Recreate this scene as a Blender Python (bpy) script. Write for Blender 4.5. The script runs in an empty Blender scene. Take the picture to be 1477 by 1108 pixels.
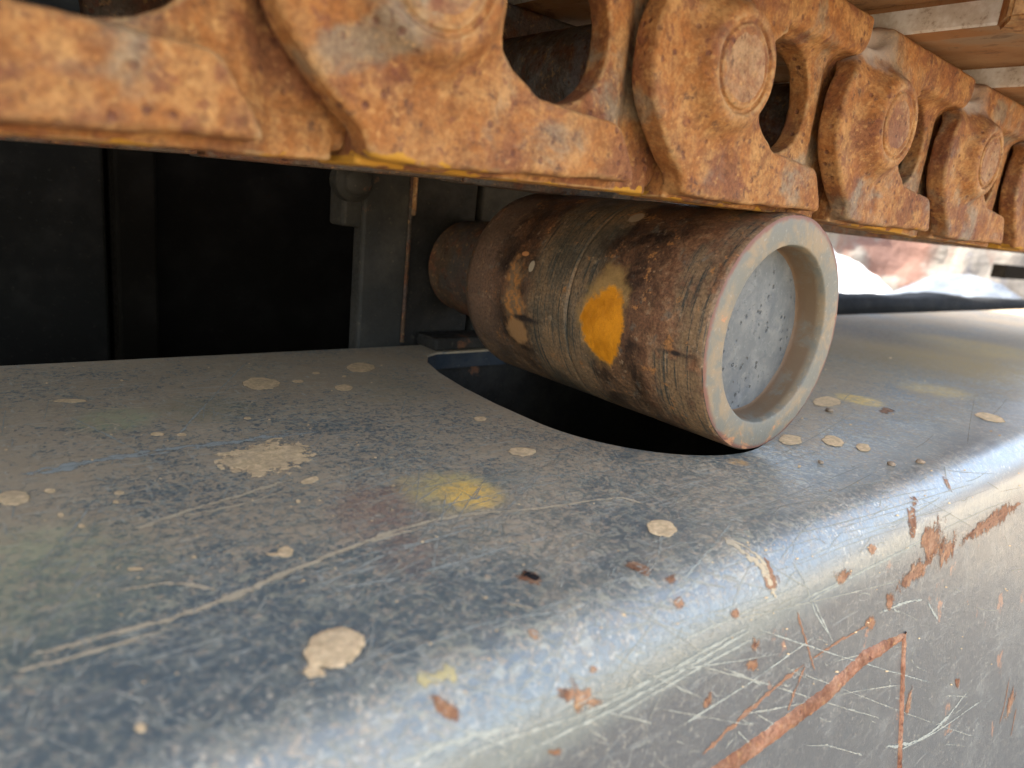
import bpy, bmesh, math, random
import numpy as np
from mathutils import Matrix, Vector, noise as mnoise
random.seed(7); rng = np.random.default_rng(7)
scene = bpy.context.scene
COL = scene.collection

# ------------------------------------------------------------------ camera
# the camera stands at the origin; X runs along the track, Y into the machine, Z up
PW, PH = 1477.0, 1108.0
FPX = 1006.96
RC = np.array([[0.7718, -0.0777, 0.6311], [-0.6273, -0.2550, 0.7358], [0.1038, -0.9638, -0.2456]])
cam_d = bpy.data.cameras.new('camera'); cam = bpy.data.objects.new('camera', cam_d); COL.objects.link(cam)
M = RC @ np.diag([1, -1, -1])
m4 = Matrix.Identity(4)
for i in range(3):
    for j in range(3): m4[i][j] = M[i][j]
q = m4.to_quaternion(); q.normalize()
cam.rotation_mode = 'QUATERNION'; cam.rotation_quaternion = q
cam_d.sensor_width = 36; cam_d.lens = FPX / PW * 36
cam_d.clip_start = 0.01; cam_d.clip_end = 3000
cam_d.dof.use_dof = True; cam_d.dof.focus_distance = 0.50; cam_d.dof.aperture_fstop = 7.5
scene.camera = cam

# ------------------------------------------------------------------ world, sun, exposure
SUN_EL, SUN_AZ = math.radians(52), math.radians(-15)    # azimuth from +Y towards +X
w = bpy.data.worlds.new('World'); scene.world = w; w.use_nodes = True
nt = w.node_tree; bg = nt.nodes['Background']
sky = nt.nodes.new('ShaderNodeTexSky'); sky.sky_type = 'NISHITA'; sky.sun_disc = False
sky.sun_elevation = SUN_EL; sky.sun_rotation = SUN_AZ; sky.dust_density = 3.0
hs = nt.nodes.new('ShaderNodeHueSaturation'); hs.inputs['Saturation'].default_value = 0.72
nt.links.new(sky.outputs[0], hs.inputs['Color']); nt.links.new(hs.outputs[0], bg.inputs[0]); bg.inputs[1].default_value = 0.15
sd = bpy.data.lights.new('sun', 'SUN'); so = bpy.data.objects.new('sun', sd); COL.objects.link(so)
sd.energy = 3.2; sd.angle = math.radians(0.5); sd.color = (1, 0.95, 0.87)
sun_dir = Vector((math.sin(SUN_AZ) * math.cos(SUN_EL), math.cos(SUN_AZ) * math.cos(SUN_EL), math.sin(SUN_EL)))
so.rotation_mode = 'QUATERNION'; so.rotation_quaternion = sun_dir.to_track_quat('Z', 'Y')
vs = scene.view_settings
vs.view_transform = 'Standard'; vs.look = 'None'; vs.exposure = 2.9; vs.gamma = 1; vs.use_curve_mapping = False

# ------------------------------------------------------------------ node helpers
class NT:
    def __init__(s, name):
        s.m = bpy.data.materials.new(name); s.m.use_nodes = True
        s.t = s.m.node_tree; s.n = s.t.nodes; s.b = s.n['Principled BSDF']
        s.out = s.n['Material Output']
        s.co = s.n.new('ShaderNodeTexCoord').outputs['Object']
    def link(s, a, b): s.t.links.new(a, b)
    def attr(s, nm):
        n = s.n.new('ShaderNodeAttribute'); n.attribute_name = nm; return n.outputs['Fac']
    def put(s, sock, v):
        if isinstance(v, bpy.types.NodeSocket): s.link(v, sock)
        elif isinstance(v, (tuple, list)) and len(v) == 3 and sock.type == 'RGBA': sock.default_value = (*v, 1)
        else: sock.default_value = v
    def math(s, op, a, b=None, c=None, clamp=False):
        n = s.n.new('ShaderNodeMath'); n.operation = op; n.use_clamp = clamp
        s.put(n.inputs[0], a)
        if b is not None: s.put(n.inputs[1], b)
        if c is not None: s.put(n.inputs[2], c)
        return n.outputs[0]
    def vec(s, op, a, b=None):
        n = s.n.new('ShaderNodeVectorMath'); n.operation = op
        s.put(n.inputs[0], a)
        if b is not None: s.put(n.inputs[1], b)
        return n.outputs[0]
    def randomize(s, k=7.0):       # shifts the pattern from one piece to the next
        oi = s.n.new('ShaderNodeObjectInfo')
        s.co = s.vec('ADD', s.co, s.vec('SCALE', oi.outputs['Location'])) if False else s.co
        r = s.math('MULTIPLY', oi.outputs['Random'], k)
        cx = s.n.new('ShaderNodeCombineXYZ'); s.link(r, cx.inputs[0]); s.link(r, cx.inputs[1]); s.link(r, cx.inputs[2])
        s.raw = s.co
        s.co = s.vec('ADD', s.co, cx.outputs[0])
    def noise(s, scale, detail=5, rough=0.55, dist=0.0, co=None):
        n = s.n.new('ShaderNodeTexNoise'); s.link(co or s.co, n.inputs['Vector'])
        n.inputs['Scale'].default_value = scale; n.inputs['Detail'].default_value = detail
        n.inputs['Roughness'].default_value = rough; n.inputs['Distortion'].default_value = dist
        return n.outputs['Fac']
    def voro(s, scale, feature='F1', co=None, rnd=1.0):
        n = s.n.new('ShaderNodeTexVoronoi'); n.feature = feature; s.link(co or s.co, n.inputs['Vector'])
        n.inputs['Scale'].default_value = scale; n.inputs['Randomness'].default_value = rnd
        return n.outputs['Distance']
    def ramp(s, v, lo, hi, a=0.0, b=1.0):
        n = s.n.new('ShaderNodeMapRange'); n.interpolation_type = 'SMOOTHSTEP'
        s.put(n.inputs[0], v)
        for k, x in zip((1, 2, 3, 4), (lo, hi, a, b)): s.put(n.inputs[k], x)
        return n.outputs[0]
    def mix(s, f, a, b):
        n = s.n.new('ShaderNodeMix'); n.data_type = 'RGBA'
        s.put(n.inputs[0], f); s.put(n.inputs[6], a); s.put(n.inputs[7], b)
        return n.outputs[2]
    def mul(s, c, f):
        n = s.n.new('ShaderNodeMix'); n.data_type = 'RGBA'; n.blend_type = 'MULTIPLY'
        n.inputs[0].default_value = 1; s.put(n.inputs[6], c); s.put(n.inputs[7], f)
        return n.outputs[2]
    def stretch(s, v, co=None):
        return s.vec('MULTIPLY', co or s.co, v)
    def sep(s, co=None):
        n = s.n.new('ShaderNodeSeparateXYZ'); s.link(co or s.co, n.inputs[0]); return n.outputs
    def bump(s, h, dist, strength=1.0):
        n = s.n.new('ShaderNodeBump'); n.inputs['Strength'].default_value = strength
        n.inputs['Distance'].default_value = dist; s.link(h, n.inputs['Height'])
        s.link(n.outputs[0], s.b.inputs['Normal']); return n.outputs[0]
    def set(s, color=None, rough=None, metal=None, spec=None):
        if color is not None: s.put(s.b.inputs['Base Color'], color)
        if rough is not None: s.put(s.b.inputs['Roughness'], rough)
        if metal is not None: s.put(s.b.inputs['Metallic'], metal)
        if spec is not None: s.put(s.b.inputs['Specular IOR Level'], spec)
    def alpha(s, a):
        tr = s.n.new('ShaderNodeBsdfTransparent'); mx = s.n.new('ShaderNodeMixShader')
        s.link(a, mx.inputs[0]); s.link(tr.outputs[0], mx.inputs[1]); s.link(s.b.outputs[0], mx.inputs[2])
        s.link(mx.outputs[0], s.out.inputs[0])

# ------------------------------------------------------------------ measuring helpers
def ray(u, v):
    return RC @ np.array([(u - PW / 2) / FPX, (v - PH / 2) / FPX, 1.0])
def hit(u, v, ax, val):
    r = ray(u, v); return r * (val / r[ax])

# frame cross-section: flat top, rounded shoulder, side leaning out 11 degrees
ZT, YB, YT, FR = -0.155, 0.630, 0.180, 0.034
TA = math.radians(11)
CY, CZ = YT, ZT - FR
ARC = FR * (math.pi / 2 - TA)
S1 = YB - YT; S2 = S1 + ARC
SN = np.array([-math.cos(TA), math.sin(TA)]); SP = np.array([CY, CZ]) + FR * SN; SD = np.array([-math.sin(TA), -math.cos(TA)])
def prof(s):
    if s <= S1: return np.array([YB - s, ZT]), np.array([0.0, 1.0])
    if s <= S2:
        a = (s - S1) / FR; n = np.array([-math.sin(a), math.cos(a)])
        return np.array([CY, CZ]) + FR * n, n
    return SP + SD * (s - S2), SN
def surf(x, s, h=0.0):
    p, n = prof(s); p = p + n * h
    return (x, p[0], p[1])
def hit_frame(u, v):        # photo measurement -> (x along the frame, s around its section)
    r = ray(u, v)
    p = r * (ZT / r[2])
    if r[2] < 0 and p[1] >= YT: return p[0], YB - p[1]
    t = (SP @ SN) / (r[1:] @ SN); pp = r * t
    s = (pp[1:] - SP) @ SD
    if s >= 0: return pp[0], S2 + s
    d = r[1:]; c = np.array([CY, CZ]); A = d @ d; B = -2 * d @ c; C = c @ c - FR * FR
    D = max(B * B - 4 * A * C, 0); t = (-B - math.sqrt(D)) / (2 * A); pp = r * t
    n = (pp[1:] - c) / FR; a = math.atan2(-n[0], n[1])
    return pp[0], S1 + FR * a

# ------------------------------------------------------------------ object helpers
def tag(o, label=None, cat=None, group=None, kind=None):
    if label: o['label'] = label
    if cat: o['category'] = cat
    if group: o['group'] = group
    if kind: o['kind'] = kind
    return o
def empty(name, loc=(0, 0, 0)):
    o = bpy.data.objects.new(name, None); COL.objects.link(o); o.location = loc; o.empty_display_size = 0.05
    return o
def link_mesh(name, me, mat=None, parent=None, smooth=False):
    if mat is not None and not me.materials: me.materials.append(mat)
    if smooth: me.polygons.foreach_set('use_smooth', [True] * len(me.polygons))
    o = bpy.data.objects.new(name, me); COL.objects.link(o)
    if parent: o.parent = parent
    return o
def mesh_np(name, V, F, mat=None, parent=None, smooth=False):
    me = bpy.data.meshes.new(name); me.from_pydata([tuple(map(float, v)) for v in V], [], [tuple(map(int, f)) for f in F])
    me.update(); return link_mesh(name, me, mat, parent, smooth)
def mesh_bm(name, bm, mat=None, parent=None, smooth=False):
    me = bpy.data.meshes.new(name); bm.to_mesh(me); bm.free(); return link_mesh(name, me, mat, parent, smooth)
def box_bm(bm, lo, hi, bev=0.0, rot=None, seg=2):
    g = bmesh.ops.create_cube(bm, size=1.0); vs_ = g['verts']
    c = (Vector(lo) + Vector(hi)) / 2; d = Vector(hi) - Vector(lo)
    for v in vs_: v.co = Vector((v.co.x * d.x, v.co.y * d.y, v.co.z * d.z))
    if bev:
        es = list({e for v in vs_ for e in v.link_edges})
        r = bmesh.ops.bevel(bm, geom=es, offset=bev, segments=seg, affect='EDGES', profile=0.5)
        vs_ = list({v for f in r['faces'] for v in f.verts} | {v for v in vs_ if v.is_valid})
    for v in vs_:
        co = v.co.copy()
        if rot: co = rot @ co
        v.co = co + c
    return vs_
def box(name, lo, hi, mat, parent=None, bev=0.002, rot=None):
    bm = bmesh.new(); box_bm(bm, lo, hi, bev, rot); return mesh_bm(name, bm, mat, parent)
def lathe(name, prof_, seg, mat, parent, cx, cz, smooth=True, jitter=None):
    V, F = [], []
    for (r, y) in prof_:
        for k in range(seg):
            a = 2 * math.pi * k / seg
            rr = r + (jitter(a, y) if jitter and r > 0.01 else 0)
            V.append((cx + rr * math.cos(a), y, cz + rr * math.sin(a)))
    n = len(prof_)
    for i in range(n - 1):
        for k in range(seg):
            k2 = (k + 1) % seg
            F.append((i * seg + k, i * seg + k2, (i + 1) * seg + k2, (i + 1) * seg + k))
    return mesh_np(name, V, F, mat, parent, smooth)
def surface_nets(F, org, h):
    S = F < 0
    nx, ny, nz = F.shape
    cs = np.zeros((nx - 1, ny - 1, nz - 1), np.int8)
    for a in (0, 1):
        for b in (0, 1):
            for c in (0, 1): cs += S[a:nx - 1 + a, b:ny - 1 + b, c:nz - 1 + c]
    act = (cs > 0) & (cs < 8)
    idx = -np.ones(act.shape, np.int64); I = np.argwhere(act); idx[act] = np.arange(len(I))
    acc = np.zeros((len(I), 3)); cnt = np.zeros(len(I))
    corners = [(a, b, c) for a in (0, 1) for b in (0, 1) for c in (0, 1)]
    for p in corners:
        for ax in range(3):
            if p[ax] == 0:
                q_ = list(p); q_[ax] = 1
                f0 = F[I[:, 0] + p[0], I[:, 1] + p[1], I[:, 2] + p[2]]; f1 = F[I[:, 0] + q_[0], I[:, 1] + q_[1], I[:, 2] + q_[2]]
                m = (f0 < 0) != (f1 < 0)
                t = np.where(m, f0 / np.where(m, f0 - f1, 1), 0)
                pt = np.tile(np.array(p, float), (len(I), 1)); pt[:, ax] = t
                acc[m] += pt[m]; cnt[m] += 1
    V = (I + acc / cnt[:, None]) * h + np.array(org)
    quads = []
    for ax in range(3):
        sl0 = [slice(None)] * 3; sl1 = [slice(None)] * 3; sl0[ax] = slice(0, -1); sl1[ax] = slice(1, None)
        ch = S[tuple(sl0)] != S[tuple(sl1)]; P = np.argwhere(ch)
        o1, o2 = [k for k in range(3) if k != ax]
        P = P[(P[:, o1] > 0) & (P[:, o2] > 0) & (P[:, o1] < F.shape[o1] - 1) & (P[:, o2] < F.shape[o2] - 1)]
        def g(d1, d2):
            Q = P.copy(); Q[:, o1] += d1; Q[:, o2] += d2; return idx[Q[:, 0], Q[:, 1], Q[:, 2]]
        qd = np.stack([g(-1, -1), g(0, -1), g(0, 0), g(-1, 0)], 1)
        ins = S[P[:, 0], P[:, 1], P[:, 2]]
        flip = ins if ax != 1 else ~ins
        qd[~flip] = qd[~flip][:, ::-1]
        quads.append(qd)
    Q = np.concatenate(quads)
    return V, Q[(Q >= 0).all(1)]
def fast_mesh(name, V, Q):
    me = bpy.data.meshes.new(name)
    me.vertices.add(len(V)); me.vertices.foreach_set('co', V.astype(np.float32).ravel())
    me.loops.add(Q.size); me.loops.foreach_set('vertex_index', Q.astype(np.int32).ravel())
    me.polygons.add(len(Q)); me.polygons.foreach_set('loop_start', np.arange(0, Q.size, 4, dtype=np.int32))
    me.update(calc_edges=True); me.validate()
    me.polygons.foreach_set('use_smooth', [True] * len(me.polygons))
    return me
def vnoise(shape, cell, seed):     # smooth value noise on a grid
    r = np.random.default_rng(seed); out = None
    g = r.uniform(-1, 1, [int(math.ceil(n / cell)) + 3 for n in shape])
    for ax, n in enumerate(shape):
        t = np.arange(n) / cell; i = t.astype(int); f = t - i; f = f * f * (3 - 2 * f)
        sh = [1, 1, 1]; sh[ax] = n; f = f.reshape(sh)
        g = np.take(g, i, ax) * (1 - f) + np.take(g, i + 1, ax) * f
    return g

# ------------------------------------------------------------------ materials
def mat_rust(name, orange=(0.245, 0.092, 0.022), tan=(0.33, 0.165, 0.056), dark=(0.075, 0.035, 0.020), grey=(0.185, 0.158, 0.102), greyat=0.535, link=False, ragged=False, bd=0.0009):
    s = NT(name); s.randomize()
    n1 = s.noise(48, 9, 0.74, 0.4); n2 = s.noise(17, 7, 0.6, 0.6); n3 = s.noise(130, 6, 0.7); n4 = s.noise(420, 4, 0.7)
    c = s.mix(s.ramp(n1, 0.40, 0.64), orange, tan)
    c = s.mix(s.math('MULTIPLY', s.ramp(s.noise(26, 8, 0.7, 0.3), 0.46, 0.60), 0.8), c, (0.15, 0.052, 0.020))
    c = s.mix(s.math('MULTIPLY', s.ramp(n2, greyat, greyat + 0.11), 0.62), c, grey)
    c = s.mix(s.math('MULTIPLY', s.ramp(n3, 0.56, 0.68), 0.75), c, dark)
    c = s.mix(s.math('MULTIPLY', s.ramp(s.noise(190, 5, 0.6), 0.56, 0.70), 0.45), c, (0.48, 0.26, 0.09))
    c = s.mix(s.math('MULTIPLY', s.ramp(s.noise(75, 7, 0.7, 0.5), 0.57, 0.64), 0.65), c, (0.135, 0.045, 0.022))
    pit = s.ramp(s.voro(135), 0.12, 0.26, 1, 0); pg = s.ramp(s.noise(40, 3), 0.46, 0.56)
    pit = s.math('MULTIPLY', pit, pg)
    c = s.mix(s.math('MULTIPLY', pit, 0.7), c, (0.10, 0.035, 0.02))
    c = s.mul(c, s.mix(s.ramp(s.math('ADD', s.math('MULTIPLY', n4, 0.6), s.math('MULTIPLY', s.noise(90, 4, 0.7), 0.4)), 0.38, 0.62), (0.74, 0.70, 0.67), (1.18, 1.17, 1.15)))
    geo = s.n.new('ShaderNodeNewGeometry')
    wear = s.math('MULTIPLY', s.ramp(geo.outputs['Pointiness'], 0.512, 0.545), s.ramp(s.noise(55, 6, 0.7), 0.40, 0.60))
    if link: c = s.mix(s.math('MULTIPLY', wear, 0.6), c, (0.42, 0.26, 0.11))
    if link:       # traces of yellow paint low on the ear and along the rail edge
        x, y, z = s.sep(s.raw)
        d = s.math('ADD', s.math('MULTIPLY', s.noise(60, 4), 0.016), s.math('MULTIPLY', s.noise(12, 2), 0.02))
        a = s.math('LESS_THAN', s.math('SUBTRACT', z, d), -0.0205)
        b = s.math('LESS_THAN', s.math('ABSOLUTE', s.math('SUBTRACT', s.math('ADD', x, s.math('MULTIPLY', z, 1.25)), -0.158)), 0.007)
        b = s.math('MULTIPLY', b, s.math('GREATER_THAN', s.noise(30, 3), 0.53)); b = s.math('MULTIPLY', b, s.math('LESS_THAN', z, 0.03))
        a = s.math('MULTIPLY', a, s.math('GREATER_THAN', s.noise(22, 4), 0.50))
        # bare rubbed metal on the top shoulder of the ear
        t = s.math('ADD', z, s.math('MULTIPLY', s.math('SUBTRACT', s.noise(50, 5), 0.5), 0.03))
        bm_ = s.math('MULTIPLY', s.ramp(t, 0.098, 0.110), s.ramp(x, -0.125, -0.145))
        c = s.mix(s.math('MULTIPLY', bm_, 0.75), c, (0.36, 0.31, 0.26))
        c = s.mix(s.math('MULTIPLY', s.math('MAXIMUM', a, b), 0.8), c, (0.42, 0.20, 0.015))
    s.set(c, s.ramp(n2, 0.4, 0.7, 0.85, 0.6), 0.0, 0.25)
    h = s.math('ADD', s.math('MULTIPLY', n3, 1.0), s.math('MULTIPLY', n4, 0.45))
    h = s.math('SUBTRACT', h, s.math('MULTIPLY', pit, 0.7))
    h = s.math('ADD', h, s.math('MULTIPLY', s.noise(70, 5, 0.6), 0.5))
    s.bump(h, bd)
    if ragged:
        e = s.math('ADD', s.attr('core'), s.math('MULTIPLY', s.math('SUBTRACT', s.noise(110, 8, 0.75, 0.6, co=s.stretch((1.0, 0.7, 0.7))), 0.5), 2.6))
        s.alpha(s.math('MULTIPLY', s.ramp(e, 0.26, 0.62), 0.92))
    return s.m
RUST_LINK = mat_rust('rust_link', link=True)
RUST = mat_rust('rust_plain', orange=(0.36, 0.17, 0.06), tan=(0.44, 0.28, 0.13))
def mat_shoe():
    s = NT('rusty_shoe_plate'); s.randomize(); n = s.noise(16, 6, 0.6); n2 = s.noise(90, 6, 0.65); n3 = s.noise(260, 4, 0.6)
    c = s.mix(s.ramp(n, 0.35, 0.65), (0.30, 0.135, 0.048), (0.38, 0.20, 0.085))
    c = s.mix(s.math('MULTIPLY', s.ramp(n2, 0.55, 0.68), 0.35), c, (0.20, 0.085, 0.035))
    c = s.mix(s.math('MULTIPLY', s.ramp(s.noise(8, 5, 0.6), 0.52, 0.66), 0.5), c, (0.20, 0.17, 0.12))
    c = s.mix(s.math('MULTIPLY', s.ramp(s.noise(45, 8, 0.75, 0.5), 0.54, 0.62), 0.55), c, (0.12, 0.06, 0.03))
    s.set(c, 0.8, 0, 0.2); s.bump(s.math('ADD', n2, n3), 0.0005); return s.m
RUST_SHOE = mat_shoe()
BUSHM = mat_rust('grey_greasy_bushing', orange=(0.10, 0.075, 0.055), tan=(0.19, 0.16, 0.13), dark=(0.05, 0.03, 0.02), grey=(0.15, 0.15, 0.15), greyat=0.5, bd=0.0004)
INNERM = mat_rust('dark_inner_rail', orange=(0.09, 0.062, 0.042), tan=(0.13, 0.10, 0.075), dark=(0.03, 0.018, 0.012), grey=(0.085, 0.085, 0.08), greyat=0.5)  # inner row of links, darker and greyer than the outer row
RUST_PIN = mat_rust('rust_pin', orange=(0.23, 0.105, 0.045), tan=(0.30, 0.18, 0.09), greyat=0.58)
WELD = mat_rust('rusty_weld', orange=(0.28, 0.12, 0.062), tan=(0.38, 0.21, 0.12), dark=(0.13, 0.05, 0.03), greyat=0.9, bd=0.0006)
RUST_CHIP = mat_rust('rust_chip', ragged=True, orange=(0.27, 0.125, 0.06), tan=(0.38, 0.22, 0.12), dark=(0.11, 0.045, 0.03), greyat=0.9, bd=0.0005)

def mat_lip():
    s = NT('worn_lit_shoe_edge'); n = s.noise(60, 6, 0.65)  # worn edge, coloured near white to stand in for light on it
    c = s.mix(s.ramp(n, 0.35, 0.62), (0.88, 0.86, 0.80), (0.66, 0.60, 0.50)); c = s.mix(s.math('MULTIPLY', s.ramp(s.noise(120, 7, 0.75), 0.56, 0.64), 0.6), c, (0.35, 0.26, 0.17))
    s.set(c, 0.5, 0.3, 0.5); s.bump(s.noise(200, 4), 0.0003); return s.m
LIP = mat_lip()

def mat_dark(name='dark_paint', base=(0.035, 0.038, 0.04), dust=0.35, rust=0.62, spec=0.25):
    s = NT(name)
    n = s.noise(14, 7, 0.65); n2 = s.noise(180, 5, 0.7)
    c = s.mix(s.math('MULTIPLY', s.ramp(n, 0.42, 0.75), dust), base, (0.22, 0.18, 0.13))
    c = s.mix(s.math('MULTIPLY', s.ramp(n2, 0.58, 0.7), dust), c, (0.28, 0.23, 0.16))
    c = s.mix(s.ramp(s.noise(9, 8, 0.7), rust, rust + 0.05), c, (0.17, 0.07, 0.03))
    s.set(c, s.ramp(n2, 0.4, 0.7, 0.6, 0.9), 0, spec); s.bump(s.noise(60, 5), 0.0005); return s.m
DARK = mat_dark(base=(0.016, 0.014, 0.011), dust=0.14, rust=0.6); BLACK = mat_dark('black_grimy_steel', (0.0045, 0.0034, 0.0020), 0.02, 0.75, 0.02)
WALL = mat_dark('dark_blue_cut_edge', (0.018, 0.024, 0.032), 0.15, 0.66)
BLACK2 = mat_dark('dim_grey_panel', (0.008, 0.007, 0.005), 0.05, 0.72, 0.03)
GREYP = mat_dark('grey_dusty_plate', (0.026, 0.024, 0.019), 0.2, 0.60)

def blob(s, x, y, cx, cy, rx, ry, rot=0.0, soft=0.6, wob=None, wa=0.35):
    c_, s_ = math.cos(rot), math.sin(rot)
    dx = s.math('SUBTRACT', x, cx); dy = s.math('SUBTRACT', y, cy)
    a = s.math('DIVIDE', s.math('ADD', s.math('MULTIPLY', dx, c_), s.math('MULTIPLY', dy, s_)), rx)
    b = s.math('DIVIDE', s.math('SUBTRACT', s.math('MULTIPLY', dy, c_), s.math('MULTIPLY', dx, s_)), ry)
    d = s.math('SQRT', s.math('ADD', s.math('MULTIPLY', a, a), s.math('MULTIPLY', b, b)))
    if wob is not None: d = s.math('ADD', d, s.math('MULTIPLY', s.math('SUBTRACT', wob, 0.5), wa * 2))
    return s.ramp(d, 1 - soft, 1 + soft * 0.4, 1, 0)

def mat_frame():
    s = NT('scratched_grey_blue_paint'); x, y, z = s.sep()
    big = s.noise(9, 6, 0.6, 0.3); med = s.noise(45, 7, 0.65, 0.4); wob = s.noise(60, 6, 0.7)
    fine = s.noise(520, 4, 0.75); speck = s.noise(230, 6, 0.7)
    # streaks rubbed along and across the frame
    sa = s.noise(1, 6, 0.7, co=s.stretch((28, 420, 300))); sb = s.noise(1, 6, 0.7, co=s.stretch((260, 60, 220)))
    base = s.mix(s.ramp(big, 0.35, 0.65), (0.105, 0.122, 0.115), (0.155, 0.158, 0.125))
    base = s.mix(s.math('MULTIPLY', s.math('MULTIPLY', s.ramp(med, 0.48, 0.68), 0.5), s.ramp(z, ZT - 0.03, ZT - 0.005, 0.15, 1.0)), base, (0.17, 0.17, 0.145))
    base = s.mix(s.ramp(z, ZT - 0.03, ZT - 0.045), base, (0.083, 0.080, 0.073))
    c = base
    top = s.ramp(z, ZT - 0.02, ZT - 0.003)
    # dust settled on the flat top, thicker towards the hole and back edge
    dens = s.math('ADD', s.ramp(y, 0.16, 0.42, 0.0, 0.10), s.math('MULTIPLY', s.math('SUBTRACT', big, 0.5), 0.30))
    dm = s.ramp(s.math('ADD', s.math('ADD', s.math('MULTIPLY', fine, 0.5), s.math('MULTIPLY', speck, 0.5)), dens), 0.50, 0.60)
    # mottled film of dried mud, wiped through in places, with wiry scratches
    warp = s.vec('ADD', s.co, s.vec('SCALE', s.co)) if False else s.co
    nz = s.n.new('ShaderNodeTexNoise'); s.link(s.co, nz.inputs['Vector']); nz.inputs['Scale'].default_value = 30; nz.inputs['Detail'].default_value = 3
    wv = s.vec('ADD', s.co, s.stretch((0.035, 0.035, 0.035), nz.outputs['Color']))
    film = s.ramp(s.noise(150, 9, 0.82, 0.9), 0.50, 0.57); film = s.math('MULTIPLY', film, s.math('MULTIPLY_ADD', top, 0.88, 0.12)); fk = s.ramp(s.noise(11, 5, 0.6), 0.36, 0.60, 0.34, 0.9)
    c = s.mix(s.math('MULTIPLY', film, fk), c, (0.36, 0.32, 0.215))
    c = s.mix(s.math('MULTIPLY', s.ramp(s.noise(85, 9, 0.82, 1.2), 0.54, 0.64), 0.5), c, (0.062, 0.076, 0.078))
    wk = s.ramp(s.noise(22, 4, 0.6), 0.50, 0.62)
    w1 = 0.0; w2 = s.ramp(s.voro(95, 'DISTANCE_TO_EDGE', co=s.stretch((1, 0.45, 1), wv)), 0.03, 0.008)
    wire = s.math('MULTIPLY', s.math('MULTIPLY', s.math('MAXIMUM', w1, w2), wk), s.ramp(fine, 0.42, 0.52))
    c = s.mix(s.math('MULTIPLY', wire, 0.5), c, (0.42, 0.39, 0.31))
    fl2 = s.math('MULTIPLY', s.ramp(s.noise(340, 3, 0.6), 0.60, 0.66), s.ramp(s.noise(18, 4, 0.6), 0.42, 0.58, 0.25, 0.9))
    c = s.mix(s.math('MULTIPLY', fl2, s.ramp(z, ZT - 0.03, ZT - 0.005, 0.35, 1.0)), c, (0.48, 0.40, 0.28))
    c = s.mix(s.math('MULTIPLY', s.math('MULTIPLY', dm, 0.7), top), c, (0.48, 0.34, 0.20))
    haze = s.math('MULTIPLY', s.ramp(s.math('ADD', med, s.math('MULTIPLY', s.math('SUBTRACT', big, 0.5), 0.8)), 0.42, 0.72), s.ramp(y, 0.2, 0.5, 0.22, 0.68))
    c = s.mix(s.math('MULTIPLY', haze, top), c, (0.37, 0.26, 0.15))
    # fine random scuffs
    m1 = s.ramp(sa, 0.57, 0.62); m2 = s.ramp(sb, 0.59, 0.63)
    m = s.math('MULTIPLY', s.math('MAXIMUM', m1, m2), s.ramp(med, 0.4, 0.62, 0.15, 0.6))
    c = s.mix(s.math('MULTIPLY', m, s.ramp(z, ZT - 0.03, ZT - 0.005, 0.45, 1.0)), c, (0.42, 0.39, 0.30))
    side = s.ramp(z, ZT - 0.028, ZT - 0.045)
    c = s.mix(s.math('MULTIPLY', s.math('MULTIPLY', side, s.ramp(s.noise(30, 7, 0.7), 0.5, 0.72)), 0.3), c, (0.30, 0.28, 0.23))
    stm = s.ramp(s.noise(130, 9, 0.8, 0.6), 0.40, 0.58, 0.30, 1.0)
    def st(u, v, ru, rv, col, k, soft=0.7, rot=0.0, wa=0.35):
        nonlocal c
        X, S = hit_frame(u, v)
        X2, S2_ = hit_frame(u + ru, v); X3, S3 = hit_frame(u, v + rv)
        rx = math.hypot(X2 - X, S2_ - S) ; ry = math.hypot(X3 - X, S3 - S)
        Y = prof(S)[0][0]; ang = math.atan2(-(S2_ - S), X2 - X)
        c = s.mix(s.math('MULTIPLY', s.math('MULTIPLY', blob(s, x, y, X, Y, rx, ry, ang + rot, soft, wob, wa), k), stm), c, col)
    st(70, 850, 190, 120, (0.27, 0.27, 0.15), 0.5, 0.9)
    st(40, 790, 110, 50, (0.38, 0.37, 0.20), 0.4, 0.9)
    st(170, 605, 62, 20, (0.34, 0.33, 0.17), 0.7, 0.6)
    st(300, 590, 80, 22, (0.17, 0.18, 0.10), 0.4, 0.8)
    st(545, 735, 75, 52, (0.28, 0.14, 0.09), 0.6, 0.7)
    st(590, 800, 50, 36, (0.28, 0.15, 0.10), 0.5, 0.8)
    st(655, 708, 74, 34, (0.56, 0.40, 0.15), 0.9, 0.5, wa=0.25)
    st(676, 714, 46, 22, (0.92, 0.52, 0.11), 0.9, 0.55, wa=0.3)
    st(588, 694, 22, 8, (0.50, 0.36, 0.17), 0.6, 0.5)
    st(742, 688, 36, 15, (0.25, 0.24, 0.18), 0.5, 0.6)
    st(560, 560, 70, 30, (0.25, 0.22, 0.13), 0.35, 0.9)
    st(1240, 577, 26, 7, (0.75, 0.48, 0.12), 0.9, 0.4)
    st(1352, 563, 40, 8, (0.66, 0.44, 0.13), 0.7, 0.6)
    st(1300, 520, 150, 35, (0.27, 0.20, 0.10), 0.8, 0.9)
    st(1430, 530, 90, 40, (0.42, 0.29, 0.12), 0.85, 0.8)
    st(1063, 667, 16, 5, (0.52, 0.28, 0.09), 0.8, 0.5)
    st(1360, 480, 120, 14, (0.17, 0.15, 0.11), 0.7, 0.8)
    st(1400, 500, 60, 12, (0.50, 0.34, 0.12), 0.8, 0.5)
    st(1250, 480, 60, 16, (0.16, 0.14, 0.11), 0.7, 0.8)
    # bare rusty wear where the side is rubbed
    rw = s.ramp(s.math('ADD', s.noise(24, 8, 0.72), s.math('MULTIPLY', s.noise(5, 3), 0.25)), 0.755, 0.79)
    c = s.mix(s.math('MULTIPLY', s.math('MULTIPLY', rw, side), 0.8), c, (0.36, 0.16, 0.08))
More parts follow.
